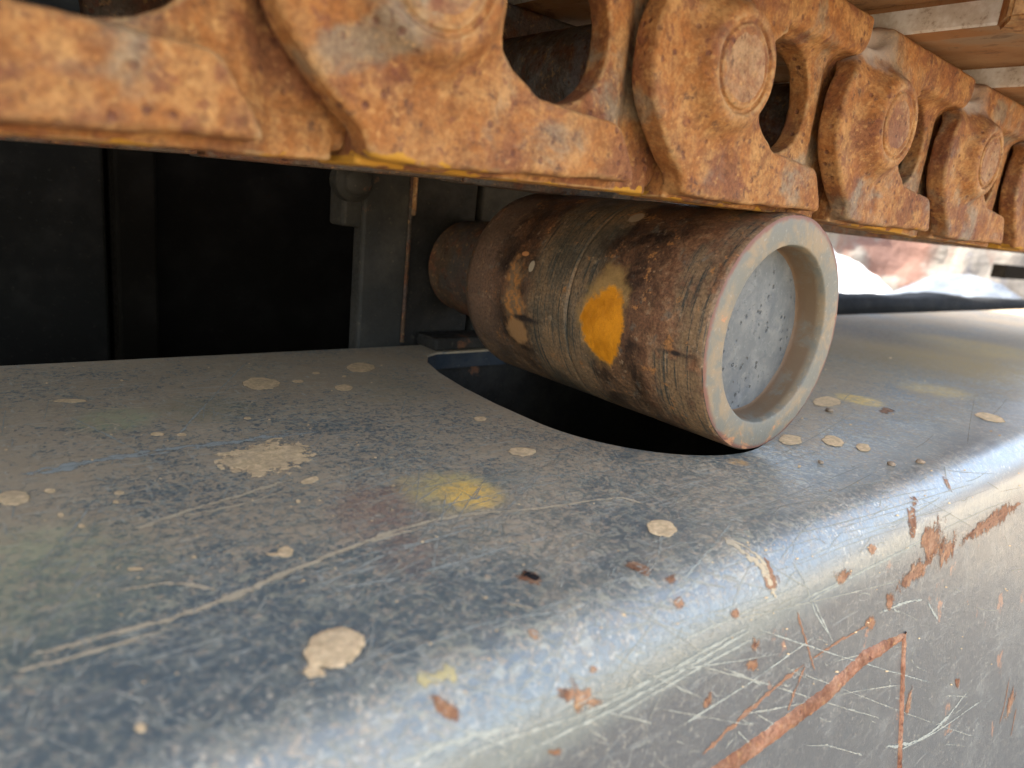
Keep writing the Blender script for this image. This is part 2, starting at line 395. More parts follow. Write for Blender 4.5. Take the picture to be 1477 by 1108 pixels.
    rough = s.math('ADD', s.math('ADD', s.ramp(y, 0.2, 0.42, 0.26, 0.52), s.math('MULTIPLY', med, 0.14)), s.math('MULTIPLY', s.math('MAXIMUM', s.math('MULTIPLY', s.math('MAXIMUM', dm, haze), top), m), 0.35))
    s.set(c, rough, 0.0, s.math('MULTIPLY', s.ramp(y, 0.34, 0.19, 0.15, 0.85), s.ramp(z, ZT - 0.045, ZT - 0.025, 0.60, 1.0)))
    s.put(s.b.inputs['Coat Weight'], s.math('MULTIPLY', s.ramp(y, 0.25, 0.18, 0.0, 0.55), s.ramp(z, ZT - 0.045, ZT - 0.025, 0.5, 1.0))); s.b.inputs['Coat Roughness'].default_value = 0.28
    h = s.math('ADD', s.math('MULTIPLY', med, 0.22), s.math('MULTIPLY', dm, 0.12))
    h = s.math('ADD', h, s.math('MULTIPLY', big, 2.2)); h = s.math('ADD', h, s.math('MULTIPLY', fine, 0.1))
    h = s.math('SUBTRACT', h, s.math('MULTIPLY', m, 0.1))
    s.bump(h, 0.0011); return s.m
FRAME = mat_frame()

def mat_mud(nm='dried_mud', amp=0.45):
    s = NT(nm); n = s.noise(300, 5, 0.7)
    c = s.mix(s.ramp(n, 0.35, 0.65), (0.56, 0.375, 0.19), (0.78, 0.53, 0.28))
    c = s.mix(s.math('MULTIPLY', s.ramp(s.noise(70, 6, 0.7), 0.45, 0.65), 0.45), c, (0.42, 0.29, 0.17))
    c = s.mix(s.math('MULTIPLY', s.ramp(s.voro(420), 0.0, 0.25, 1, 0), 0.4), c, (0.30, 0.22, 0.13))
    s.set(c, 0.95, 0, 0.1); s.bump(n, 0.0004)
    core = s.attr('core'); e = s.math('ADD', core, s.math('MULTIPLY', s.math('SUBTRACT', s.math('ADD', s.math('MULTIPLY', s.noise(220 if amp < 1 else 75, 5, 0.65), 0.6), s.math('MULTIPLY', n, 0.4)), 0.5), amp))
    s.alpha(s.ramp(e, 0.06, 0.12)); return s.m
def mat_ground0(nm):
    s = NT(nm); n = s.noise(500, 4, 0.7); s.set(s.mix(n, (0.20, 0.14, 0.09), (0.42, 0.30, 0.19)), 0.95, 0, 0.1); s.bump(n, 0.0004); return s.m
MUD = mat_mud(); MUD2 = mat_mud('ragged_dried_mud', 3.4)
def mat_scuff(name, col, dens=0.5, sc=250):
    s = NT(name); n = s.noise(sc, 5, 0.75); n2 = s.noise(sc * 0.15, 3)
    s.set(s.mix(s.ramp(n, 0.3, 0.7), tuple(v * 0.8 for v in col), col), 0.85, 0, 0.2)
    ac = s.attr('across')
    e = s.math('ADD', s.math('ADD', n, s.math('MULTIPLY', s.math('SUBTRACT', n2, 0.5), 0.5)), s.math('MULTIPLY', ac, 0.5))
    s.alpha(s.math('MULTIPLY', s.ramp(e, 0.92 - dens * 0.5, 1.04 - dens * 0.5), 0.92)); return s.m
SC_TAN = mat_scuff('tan_scratch', (0.54, 0.41, 0.25), 0.5)
SC_PALE = mat_scuff('pale_scratch', (0.38, 0.36, 0.28), 0.42)
SC_FINE = mat_scuff('fine_scratch', (0.36, 0.33, 0.25), 0.42, 300)
SC_BLUE = mat_scuff('blue_grey_scuff', (0.36, 0.35, 0.29), 0.35, 160)
SC_RUST = mat_scuff('rusty_scratch', (0.30, 0.15, 0.08), 0.55)
SC_YEL = mat_scuff('yellow_scrape', (0.48, 0.37, 0.17), 0.5)
SC_BLK = mat_scuff('black_gouge', (0.015, 0.012, 0.01), 0.95)

# ------------------------------------------------------------------ track frame
frame = empty('undercarriage_beam', (0, 0, 0))
tag(frame, 'long scratched grey blue painted steel beam with rounded shoulder, running under the roller', 'beam')
RX, RZ = 0.4518, -0.0683      # roller axis
XA, XB = -0.9, 4.2
def hole_loop(off):
    # U-shaped cut-out below the roller
    P = []
    hw, yc_, yf = 0.106, 0.372, 0.256
    pts = [(0.400, 0.592), (0.384, 0.583), (0.369, 0.560), (0.357, 0.520), (0.349, 0.470), (0.3455, 0.420)]
    for a in np.linspace(180, 360, 41):
        t = math.radians(a); pts.append((RX + hw * math.cos(t), yc_ + (yc_ - yf) * math.sin(t)))
    pts += [(0.5585, 0.42), (0.5585, 0.56), (0.545, 0.585), (0.52, 0.592)]
    n = len(pts); out = []
    for i in range(n):
        a, b = np.array(pts[i - 1]), np.array(pts[(i + 1) % n]); t = b - a; t /= np.linalg.norm(t)
        out.append(np.array(pts[i]) + np.array([t[1], -t[0]]) * off * 1.0)
    return out
def build_plate():
    bm = bmesh.new()
    L0 = [bm.verts.new((p[0], p[1], ZT)) for p in hole_loop(0.0016)]
    L1 = [bm.verts.new((p[0], p[1], ZT - 0.0005)) for p in hole_loop(0.0005)]
    L2 = [bm.verts.new((p[0], p[1], ZT - 0.002)) for p in hole_loop(0)]
    L3 = [bm.verts.new((p[0], p[1], ZT - 0.018)) for p in hole_loop(0)]
    n = len(L0)
    for A, B in ((L0, L1), (L1, L2), (L2, L3)):
        for i in range(n): bm.faces.new((A[i], A[(i + 1) % n], B[(i + 1) % n], B[i])).material_index = int(A is L2)
    yb = YB - 0.002
    O = [bm.verts.new(v) for v in ((XA, YT, ZT), (XB, YT, ZT), (XB, yb, ZT), (XA, yb, ZT))]
    oe = [bm.edges.new((O[i], O[(i + 1) % 4])) for i in range(4)]
    he = [bm.edges.get((L0[i], L0[(i + 1) % n])) for i in range(n)]
    bmesh.ops.triangle_fill(bm, edges=oe + he, use_beauty=True)
    # underside
    U = [bm.verts.new(v) for v in ((XA, YT, ZT - 0.018), (XB, YT, ZT - 0.018), (XB, YB, ZT - 0.018), (XA, YB, ZT - 0.018))]
    ue = [bm.edges.new((U[i], U[(i + 1) % 4])) for i in range(4)]
    h3 = [bm.edges.get((L3[i], L3[(i + 1) % n])) for i in range(n)]
    bmesh.ops.triangle_fill(bm, edges=ue + h3, use_beauty=True)
    B1 = [bm.verts.new((XA, YB, ZT - 0.002)), bm.verts.new((XB, YB, ZT - 0.002))]
    bm.faces.new((O[3], O[2], B1[1], B1[0])); bm.faces.new((B1[0], B1[1], U[2], U[3]))
    bmesh.ops.recalc_face_normals(bm, faces=bm.faces)
    bm.normal_update()
    for f in bm.faces:
        if f.calc_center_median().z > ZT - 1e-5 and f.normal.z < 0: f.normal_flip()
    return mesh_bm('top_plate', bm, FRAME, frame)
build_plate().data.materials.append(WALL)
box('rear_flange', (0.95, 0.6305, ZT - 0.018), (XB, 0.715, ZT - 0.0005), FRAME, frame)
def build_side():
    ss = list(np.linspace(S1, S2, 25)) + [S2 + t for t in (0.01, 0.05, 0.15, 0.30, 0.44)]
    xs = list(np.linspace(XA, 1.4, 60)) + list(np.linspace(1.6, XB, 14))
    V = [surf(x, s) for x in xs for s in ss]; n = len(ss)
    F = [(i * n + j, (i + 1) * n + j, (i + 1) * n + j + 1, i * n + j + 1) for i in range(len(xs) - 1) for j in range(n - 1)]
    # closing inner wall and bottom
    return mesh_np('side_plate', V, [f[::-1] for f in F], FRAME, frame, True)
build_side()
pb = prof(S2 + 0.44)[0]
box('bottom_plate', (XA, pb[0] + 0.003, pb[1] - 0.01), (XB, 0.63, pb[1] + 0.008), DARK, frame)
box('inner_wall', (XA, 0.612, pb[1] + 0.0085), (XB, 0.629, ZT - 0.0185), DARK, frame)

# weld bead of a plate let into the side
def bead(pts, wd, name, h=0.0018):
    V, F = [], []; P = []
    for (a, b) in zip(pts[:-1], pts[1:]):
        a, b = np.array(a), np.array(b); L = np.linalg.norm(b - a); k = max(2, int(L / 0.0015))
        P += [a + (b - a) * t for t in np.linspace(0, 1, k, endpoint=False)]
    P.append(np.array(pts[-1])); P = np.array(P); T = np.gradient(P, axis=0); T /= np.linalg.norm(T, axis=1)[:, None]
    N = np.stack([-T[:, 1], T[:, 0]], 1); m = 9
    for i, p in enumerate(P):
        wi = wd * min(1, 0.35 + 0.65 * (len(P) - 1 - i) / (len(P) * 0.12)) * (1 + 0.16 * mnoise.noise(Vector((p[0] * 90, p[1] * 90, 3))))
        for j in range(m):
            t = -1 + 2 * j / (m - 1)
            e = 1 + 0.22 * mnoise.noise(Vector((p[0] * 260, p[1] * 260, 9 * (1 if t > 0 else -1))))
            hh = h * math.sqrt(max(0, 1 - t * t)) * (0.75 + 0.5 * mnoise.noise(Vector((p[0] * 300, p[1] * 300, j * 0.7)))) - (0.0004 if j in (0, m - 1) else 0)
            qd = p + N[i] * t * wi * e
            V.append(surf(qd[0], qd[1], hh))
    for i in range(len(P) - 1):
        for j in range(m - 1): F.append((i * m + j, (i + 1) * m + j, (i + 1) * m + j + 1, i * m + j + 1))
    o = mesh_np(name, V, F, WELD, frame, True); return o
wc = hit_frame(1303, 917); w0 = hit_frame(1040, 1112); w2 = hit_frame(1296, 1125)
bead([(w0[0] - 0.16, wc[1] + (w0[1] - wc[1]) * 1.6), w0, hit_frame(1190, 1003), hit_frame(1245, 950), wc], 0.0056, 'weld_bead')['label'] = 'thick rusty weld bead running along the frame side'
bead([(wc[0] + 0.0005, wc[1] - 0.002), w2, (w2[0] + 0.02, w2[1] + 0.13)], 0.0027, 'weld_bead')['label'] = 'thin rusty weld bead running down from the corner'

# ---- marks on the frame surface
def fattr(o, nm, vals):
    a = o.data.attributes.new(nm, 'FLOAT', 'POINT'); a.data.foreach_set('value', np.array(vals, np.float32)); return o
def cr(P, n):
    P = np.array(P, float)
    if len(P) == 2: return np.array([P[0] + (P[1] - P[0]) * t for t in np.linspace(0, 1, n)])
    Q = np.vstack([2 * P[0] - P[1], P, 2 * P[-1] - P[-2]]); out = []
    for t in np.linspace(0, len(P) - 1 - 1e-6, n):
        i = int(t); f = t - i; a, b, c, d = Q[i:i + 4]
        out.append(0.5 * ((2 * b) + (-a + c) * f + (2 * a - 5 * b + 4 * c - d) * f * f + (-a + 3 * b - 3 * c + d) * f ** 3))
    return np.array(out)
LIFT = [0.0002]; ACR = []
def ribbon(pxs, wmm, V, F, wob=0.25, seed=0):
    P = cr([hit_frame(*p) for p in pxs], 70 if len(pxs) > 2 else 36)
    L = np.abs(np.diff(P, axis=0)).sum(); T = np.gradient(P, axis=0); T /= np.linalg.norm(T, axis=1)[:, None] + 1e-9
    N = np.stack([-T[:, 1], T[:, 0]], 1); b = len(V); n = len(P)
    LIFT[0] = 0.00015 + (LIFT[0] - 0.00015 + 0.0000031) % 0.00012
    for i, p in enumerate(P):
        t = i / (n - 1); env = min(1, 6 * t + 0.1, 6 * (1 - t) + 0.1)
        q1 = mnoise.noise(Vector((i * 0.35, seed * 3.1, 1))); q2 = mnoise.noise(Vector((i * 0.22, seed * 5.7, 8)))
        wi = (wmm * 1.7 + 0.35) / 2000 * env * (1 + 0.6 * q1); cpt = p + N[i] * wmm / 1000 * wob * q2 * 2
        for sgn in (-1, 0, 1):
            qd = cpt + N[i] * wi * sgn; V.append(surf(qd[0], qd[1], LIFT[0])); ACR.append((1.0 if sgn == 0 else 0.0) * min(1, 5 * t + 0.15, 5 * (1 - t) + 0.15))
    for i in range(n - 1):
        for j in (0, 1): F.append((b + 3 * i + j, b + 3 * i + 3 + j, b + 3 * i + 4 + j, b + 3 * i + 1 + j))
SCR = {
 'fine': [],
 'blue': [([(0, 697), (173, 658), (320, 640), (455, 621)], 7), ([(0, 690), (120, 668), (240, 652)], 5), ([(180, 662), (330, 640), (500, 618)], 2.2)],
 'tan': [([(0, 603), (121, 592), (256, 586)], 1.6), ([(173, 770), (277, 736), (433, 688)], 3.0), ([(240, 748), (340, 730), (420, 705)], 1.6),
    ([(0, 958), (87, 935), (217, 900), (347, 857), (477, 799), (560, 775), (637, 752)], 3.4), ([(350, 860), (500, 792), (640, 748), (784, 733), (890, 719), (952, 735)], 2.4),
    ([(165, 853), (243, 842), (329, 853)], 2.2), ([(0, 975), (120, 945), (250, 905)], 1.6), ([(415, 548), (475, 544)], 1.4), ([(720, 868), (775, 880)], 1.6),
    ([(1027, 770), (1073, 797), (1108, 832), (1119, 870)], 4.5), ([(1040, 775), (1090, 800), (1122, 850)], 2), ([(70, 635), (150, 612), (180, 617)], 1.6), ([(60, 579), (130, 577)], 3.0)],
 'pale': [([(364, 515), (300, 580), (243, 645)], 1.3), ([(87, 595), (170, 636), (260, 684)], 1.0), ([(377, 848), (470, 822), (540, 797), (640, 778)], 1.0),
    ([(400, 870), (500, 829), (578, 793), (757, 742)], 1.0), ([(400, 872), (500, 848), (615, 825), (793, 770)], 1.3), ([(130, 705), (204, 694)], 0.8),
    ([(303, 634), (380, 625), (470, 617)], 0.9), ([(812, 623), (850, 652), (890, 682)], 0.7), ([(835, 811), (867, 818)], 1.0), ([(100, 726), (160, 728), (225, 735)], 0.6),
    ([(640, 1108), (720, 1070), (867, 1018), (995, 950), (1119, 880)], 1.0), ([(700, 1108), (867, 1031), (995, 960), (1119, 887)], 1.3), ([(860, 1050), (1000, 968), (1130, 898)], 0.9),
    ([(1119, 884), (1200, 845), (1300, 795), (1400, 745), (1477, 712)], 1.0), ([(1150, 878), (1230, 832), (1340, 776)], 0.9), ([(560, 1108), (640, 1075), (760, 1040)], 2.0),
    ([(1134, 802), (1173, 877), (1203, 926)], 0.9), ([(1171, 862), (1203, 930)], 0.9), ([(1262, 1080), (1317, 1070), (1356, 1045), (1406, 985)], 2.2),
    ([(1280, 1090), (1350, 1055), (1430, 1000)], 1.0), ([(1262, 886), (1307, 869), (1336, 864)], 1.6), ([(1084, 684), (1140, 662), (1188, 649)], 0.8), ([(660, 700), (760, 690), (900, 676), (1010, 655)], 0.6),
    ([(970, 930), (1080, 880), (1180, 830)], 0.8), ([(960, 1060), (1080, 985), (1200, 900)], 0.8), ([(500, 655), (560, 640), (600, 690)], 0.6), ([(215, 565), (330, 600), (460, 610)], 0.6),
    ([(590, 940), (700, 900), (830, 880)], 0.8), ([(560, 640), (620, 664), (680, 690)], 0.6), ([(880, 640), (920, 700), (1010, 760)], 0.6), ([(1336, 864), (1345, 882), (1354, 895)], 1.4)],
 'rust': [([(1148, 877), (1162, 925), (1176, 971)], 1.2), ([(1000, 1099), (1059, 1045), (1119, 990), (1163, 956)], 2.2), ([(1163, 956), (1208, 926), (1262, 896)], 1.3),
    ([(1163, 956), (1143, 1005), (1134, 1030)], 2.0), ([(1440, 1050), (1450, 1010), (1456, 975)], 2.0), ([(1457, 1065), (1466, 1020)], 2.0), ([(1295, 850), (1325, 822), (1350, 800)], 3.5), ([(1385, 780), (1430, 752), (1477, 722)], 4.0), ([(1100, 800), (1118, 850)], 2.0)],
 'yel': [([(596, 983), (630, 976), (658, 962)], 4.0), ([(650, 985), (658, 972)], 2.0)],
 'blk': [([(752, 827), (764, 830), (778, 838)], 2.6), ([(1283, 590), (1292, 594)], 1)],
}
# small random scrapes everywhere in view, mostly along the shoulder and on the side
for k in range(1100):
    if k % 6 == 0: u, v = rng.uniform(700, 1477), rng.uniform(760, 1108)
    elif k % 3 == 1: u, v = rng.uniform(0, 1000), rng.uniform(660, 1108)
    else: u, v = rng.uniform(0, 1477), rng.uniform(560, 1108)
    X, S = hit_frame(u, v)
    X_, S_ = hit_frame(u + 0, v)
    if S < 0.03 or X > 1.2 or (0.33 < X < 0.57 and S < 0.39): continue
    ang = rng.choice([-0.45, -0.25, 0.5, 1.9, 0.1]) + rng.normal(0, 0.25); L = rng.uniform(5, 45) * (1 if k % 7 else 4)
    du, dv = math.cos(ang) * L, math.sin(ang) * L
    XE, SE = hit_frame(u + du, v + dv)
    if S > S2 and k % 5: continue
    if SE < 0.02 or (0.33 < XE < 0.57 and SE < 0.39): continue
    try:
        SCR['fine'].append(([(u, v), (u + du / 2 + rng.normal(0, 2), v + dv / 2 + rng.normal(0, 2)), (u + du, v + dv)], rng.uniform(0.15, 0.7)))
    except Exception: pass
for k in range(170):
    u, v = rng.uniform(0, 1150), rng.uniform(590, 1050); L = rng.uniform(120, 380); sl = rng.choice([-0.22, -0.38, -0.30, 0.30, -1.1]) + rng.normal(0, 0.06)
    P_ = [(u + L * t * (1 if abs(sl) < 1 else 0.5), v + L * t * sl * (1 if abs(sl) < 1 else 0.5) + rng.normal(0, 2)) for t in (0, 0.35, 0.7, 1)]
    Q_ = [hit_frame(*p_) if p_[1] > 560 else (0, 0) for p_ in P_]
    if any(S > S2 for X, S in Q_) and k % 4: continue
    if any(S < 0.03 or X > 1.3 or (0.33 < X < 0.57 and S < 0.39) for X, S in Q_): continue
    SCR['fine' if k % 3 else 'pale'].append((P_, rng.uniform(0.12, 0.6)))
for key, mat in (('fine', SC_FINE), ('blue', SC_BLUE), ('tan', SC_TAN), ('pale', SC_PALE), ('rust', SC_RUST), ('yel', SC_YEL), ('blk', SC_BLK)):
    V, F = [], []; ACR.clear()
    for i, (p, wd) in enumerate(SCR[key]): ribbon(p, wd, V, F, seed=i + len(key))
    o = mesh_np('scratches', V, [f[::-1] for f in F], mat, frame); fattr(o, 'across', ACR); o['kind'] = 'stuff'

def splat(u, v, ru, rv, mat, name, h=0.0006, rot=0.0, rag=0.12, seed=0, lobes=0, parent=frame, join=None):
    n = 72; out = []
    cx, cs = hit_frame(u, v)
    for k in range(n):
        a = 2 * math.pi * k / n
        e = 1 + rag * 1.6 * mnoise.noise(Vector((math.cos(a) * 1.6 + seed * 7.3, math.sin(a) * 1.6, seed))) + rag * 0.5 * mnoise.noise(Vector((math.cos(a) * 4 + seed, math.sin(a) * 4, 2.0)))
        if lobes: e *= 1 + 0.45 * max(0, mnoise.noise(Vector((math.cos(a) * lobes, math.sin(a) * lobes, seed * 1.9)))) * 2
        du, dv = ru * e * math.cos(a), rv * e * math.sin(a)
        out.append(hit_frame(u + du * math.cos(rot) - dv * math.sin(rot), v + du * math.sin(rot) + dv * math.cos(rot)))
    V = [surf(cx, cs, h * 0.9)]; F = []; rings = [(0.35, 0.85), (0.7, 0.95), (0.9, 0.8), (0.98, 0.4), (1.0, 0.2)]
    for (t, hh) in rings:
        for (ox, os_) in out:
            X, S = cx + (ox - cx) * t, cs + (os_ - cs) * t
            V.append(surf(X, S, hh * h * (1 + 0.35 * mnoise.noise(Vector((X * 400, S * 400, 1.5)))) + 0.00006))
    for k in range(n): F.append((0, 1 + k, 1 + (k + 1) % n))
    for r in range(len(rings) - 1):
        for k in range(n):
            a, b = 1 + r * n + k, 1 + r * n + (k + 1) % n; F.append((a, a + n, b + n, b))
    core = [1.0] + [1 - t for (t, _) in rings for _k in range(n)]
    if join is not None:
        join[2].extend(core)
        b = len(join[0]); join[0].extend(V); join[1].extend(tuple(i + b for i in f)[::-1] for f in F); return None
    return fattr(mesh_np(name, V, [f[::-1] for f in F], mat, parent, True), 'core', core)
for i, a in enumerate([(377, 554, 28, 9.5), (520, 531, 23, 7.5), (496, 560, 14, 5), (20, 719, 26, 12), (72, 709, 9, 4), (447, 694, 15, 5, -0.25), (88, 744, 5, 3.5), (118, 760, 5.5, 3.5),
        (412, 797, 13, 8.5), (395, 801, 12, 3), (172, 712, 8, 3), (753, 652, 22, 7), (955, 763, 23, 13, 0.15), (227, 627, 11, 3), (262, 628, 8, 2.5), (357, 604, 6, 2.2), (100, 579, 26, 3),
        (1140, 635, 18, 8, 0.1), (1202, 637, 17, 8, 0.25), (1245, 646, 12, 6, 0.2), (1428, 603, 24, 6, 0.25), (195, 822, 13, 3), (693, 605, 10, 4), (203, 1052, 9, 8),
        (430, 551, 9, 2.5), (456, 539, 6, 2), (167, 725, 5, 3), (430, 724, 4, 3), (1192, 580, 22, 8)]):
    u, v, ru, rv = a[:4]; r = a[4] if len(a) > 4 else 0
    splat(u, v, ru, rv, MUD, 'mud_splat', 0.0005, r, 0.10, i + 1)
splat(483, 938, 48, 31, MUD, 'mud_splat', 0.0012, -0.28, 0.06, 61)['label'] = 'largest dried mud splat near the front'
splat(452, 972, 16, 10, MUD, 'mud_splat', 0.0008, 0, 0.3, 62)
splat(388, 662, 70, 26, MUD2, 'mud_splat', 0.0003, -0.1, 0.2, 64)['label'] = 'ragged spread out splash of dried mud'
for i, (u, v, a_, b_) in enumerate([(330, 655, 26, 2.5), (352, 672, 22, 3), (374, 685, 12, 4), (340, 680, 8, 3)]): splat(u, v, a_, b_, MUD, 'mud_splat', 0.0005, -0.1, 0.4, 90 + i)
J = ([], [], [])
for k in range(300):
    u, v = (rng.uniform(0, 1477), rng.uniform(510, 1000))
    X, S = hit_frame(u, v)
    if S < 0.012 or X > 1.5 or (0.32 < X < 0.58 and S < 0.395): continue
    r = abs(rng.normal(0, 1)) * 0.7 + 0.5
    splat(u, v, r * 1.5, r * 0.8, None, '', 0.0003, 0, 0.3, k, join=J)
fattr(mesh_np('mud_specks', J[0], J[1], MUD, frame, True), 'core', J[2])['kind'] = 'stuff'
for i, a in enumerate([(1314, 748, 7, 24, 0.1), (1343, 782, 17, 30, 0.15), (1320, 826, 26, 8, -0.8), (1365, 795, 8, 22, 0.4), (1425, 755, 42, 9, -0.6), (1215, 830, 10, 11, 0.6), (1257, 792, 6, 6, 0),
        (1284, 866, 7, 10, 0.3), (1254, 899, 8, 6, -0.8), (1111, 840, 10, 13, 0.4), (1091, 931, 4.5, 9, 0), (1083, 958, 7, 8, 0.3), (1020, 1012, 5, 9, 0.4), (924, 820, 19, 8, 0.35),
        (968, 836, 8, 6, 0.3), (979, 868, 9, 7, 0.7), (837, 1005, 26, 16, 0.4), (770, 916, 9, 7, 0.5), (640, 1022, 23, 10, 0.6), (855, 966, 6, 5, 0), (1366, 698, 4, 9, -0.6), (1278, 593, 8, 4, 0),
        (800, 1085, 9, 6, 0), (1380, 985, 3, 6, 0), (1060, 885, 5, 6, 0), (768, 835, 17, 7, 0.3), (1457, 1015, 3, 22, 0.25), (1310, 1015, 3, 20, 0.2)]):
    splat(a[0], a[1], a[2] * 1.5 + 1, a[3] * 1.5 + 1, RUST_CHIP, 'rust_patch', 0.0002, a[4], 0.15, 200 + i)
CLOD = mat_ground0('brown_clod')
# little clods lying on the frame
clods = []
for (u, v, r) in ((1196, 594, 0.0035), (1285, 671, 0.0028), (1327, 668, 0.003), (1183, 668, 0.002)):
    X, S = hit_frame(u, v); bm = bmesh.new(); bmesh.ops.create_icosphere(bm, subdivisions=3, radius=r)
    for vv in bm.verts: vv.co *= 1 + 0.35 * mnoise.noise(vv.co * 400 + Vector((u, 0, 0))); vv.co.z *= 0.6
    o = mesh_bm('mud_clod', bm, CLOD, None, True); o.location = surf(X, S, r * 0.4)
    clods.append(o)
for o, l in zip(clods, ('small mud clod lying right beside the big roller face', 'dark mud crumb on the frame, left of the two right of the roller', 'dark mud crumb on the frame, right of the two right of the roller', 'tiny mud crumb just below the roller on the frame')):
    tag(o, l, 'mud clod', 'mud clods lying on the frame')

# ------------------------------------------------------------------ carrier roller
roller = empty('carrier_roller', (RX, 0.25, RZ))
tag(roller, 'rusty steel carrier roller with yellow paint spot and recessed grey end cap', 'roller')
roller_parts = []
RR = 0.0835
def cyl_hit(u, v):
    r = ray(u, v); A = r[0] ** 2 + r[2] ** 2; B = -2 * (r[0] * RX + r[2] * RZ); C = RX ** 2 + RZ ** 2 - RR ** 2
    t = (-B - math.sqrt(max(0, B * B - 4 * A * C))) / (2 * A); p = r * t
    return p[1], math.atan2(p[2] - RZ, p[0] - RX)
def mat_roller():
    s = NT('roller_steel'); x, y, z = s.sep()   # object space: origin on the roller axis at its outer face
    wob = s.noise(40, 6, 0.65); n1 = s.noise(30, 8, 0.7, 0.3); n2 = s.noise(150, 6, 0.7); n3 = s.noise(480, 4, 0.7)
    ring = s.noise(1, 5, 0.7, co=s.stretch((14, 420, 14)))
    yy = s.math('ADD', y, s.math('MULTIPLY', s.math('SUBTRACT', wob, 0.5), 0.05))
    dark = s.mix(s.ramp(n1, 0.4, 0.62), (0.034, 0.018, 0.011), (0.14, 0.062, 0.026))
    tan = s.mix(s.ramp(n1, 0.38, 0.6), (0.120, 0.088, 0.054), (0.235, 0.140, 0.066))
    tan = s.mix(s.ramp(ring, 0.50, 0.62), tan, (0.055, 0.055, 0.042))
    red = s.mix(s.ramp(n2, 0.4, 0.6), (0.17, 0.075, 0.036), (0.29, 0.145, 0.068))
    band = s.math('MULTIPLY', s.ramp(yy, 0.095, 0.112), s.ramp(yy, 0.185, 0.160))
    c = s.mix(s.ramp(yy, 0.062, 0.035), dark, red)
    c = s.mix(s.math('MULTIPLY', s.ramp(yy, 0.045, 0.030), s.ramp(n1, 0.42, 0.55)), c, tan)
    c = s.mix(band, c, tan)
    c = s.mix(s.math('MULTIPLY', s.ramp(yy, 0.20, 0.23), 0.6), c, (0.20, 0.12, 0.075))
    low = s.ramp(z, -0.01, -0.075)
    c = s.mix(s.math('MULTIPLY', s.math('MULTIPLY', low, s.ramp(n1, 0.35, 0.55)), 0.6), c, tan)
    c = s.mix(s.math('MULTIPLY', s.ramp(n2, 0.58, 0.68), 0.6), c, (0.34, 0.23, 0.13))
    c = s.mix(s.math('MULTIPLY', s.ramp(s.noise(60, 6, 0.7), 0.60, 0.66), 0.7), c, (0.36, 0.15, 0.04))
    c = s.mix(s.math('MULTIPLY', s.ramp(s.noise(75, 6, 0.7, 0.5), 0.58, 0.66), 0.5), c, (0.10, 0.10, 0.08))
    c = s.mul(c, s.mix(s.ramp(n3, 0.3, 0.7), (0.6, 0.6, 0.6), (1.35, 1.35, 1.35)))
    at = s.math('ARCTAN2', z, x)
    def spot(u, v, ru, rv, col, soft, wa):
        nonlocal c
        y0, a0 = cyl_hit(u, v); y1, _ = cyl_hit(u + ru, v); _, a1 = cyl_hit(u, v + rv)
        a0_, a1_ = a0, a1
        aw = s.math('ADD', at, 0.0)
        aw = s.math('SUBTRACT', aw, s.math('MULTIPLY', s.math('GREATER_THAN', aw, 0.0), 2 * math.pi))
        if a0_ > 0: a0_ -= 2 * math.pi
        if a1_ > 0: a1_ -= 2 * math.pi
        m = blob(s, y, aw, y0 - 0.25, a0_, abs(y1 - y0), abs(a1_ - a0_), 0, soft, wob, wa)
        c = s.mix(m, c, col); return m
    spot(866, 455, 36, 74, (0.33, 0.19, 0.06), 0.4, 0.9)
    m = spot(868, 470, 31, 52, s.mix(s.ramp(n1, 0.35, 0.65), (0.50, 0.165, 0.003), (0.74, 0.28, 0.005)), 0.16, 0.85)
    spot(740, 440, 16, 60, s.mix(s.ramp(n2, 0.45, 0.6), (0.20, 0.12, 0.06), (0.45, 0.19, 0.05)), 0.5, 1.3)
    spot(745, 478, 14, 18, (0.38, 0.20, 0.08), 0.3, 0.8)
    spot(757, 460, 28, 5, (0.03, 0.02, 0.015), 0.8, 1.6)
    spot(975, 510, 26, 5, (0.03, 0.02, 0.015), 0.8, 1.8)
    spot(918, 314, 11, 8, (0.42, 0.29, 0.17), 0.2, 0.3)
    spot(767, 384, 4, 9, (0.42, 0.33, 0.22), 0.2, 0.3)
    spot(758, 366, 6, 4, (0.52, 0.22, 0.07), 0.3, 0.3)
    c = s.mix(s.math('MULTIPLY', s.ramp(ring, 0.60, 0.72), 0.16), c, (0.03, 0.02, 0.014)); c = s.mix(s.math('MULTIPLY', s.ramp(ring, 0.40, 0.28), 0.15), c, (0.24, 0.14, 0.065))
    s.set(c, s.ramp(n1, 0.35, 0.65, 0.38, 0.7), 0.25, 0.5)
    h = s.math('ADD', s.math('MULTIPLY', n2, 0.8), s.math('MULTIPLY', n3, 0.35)); h = s.math('ADD', h, s.math('MULTIPLY', ring, 0.22))
    h = s.math('SUBTRACT', h, s.math('MULTIPLY', m, 0.25))
    s.bump(h, 0.0007); return s.m
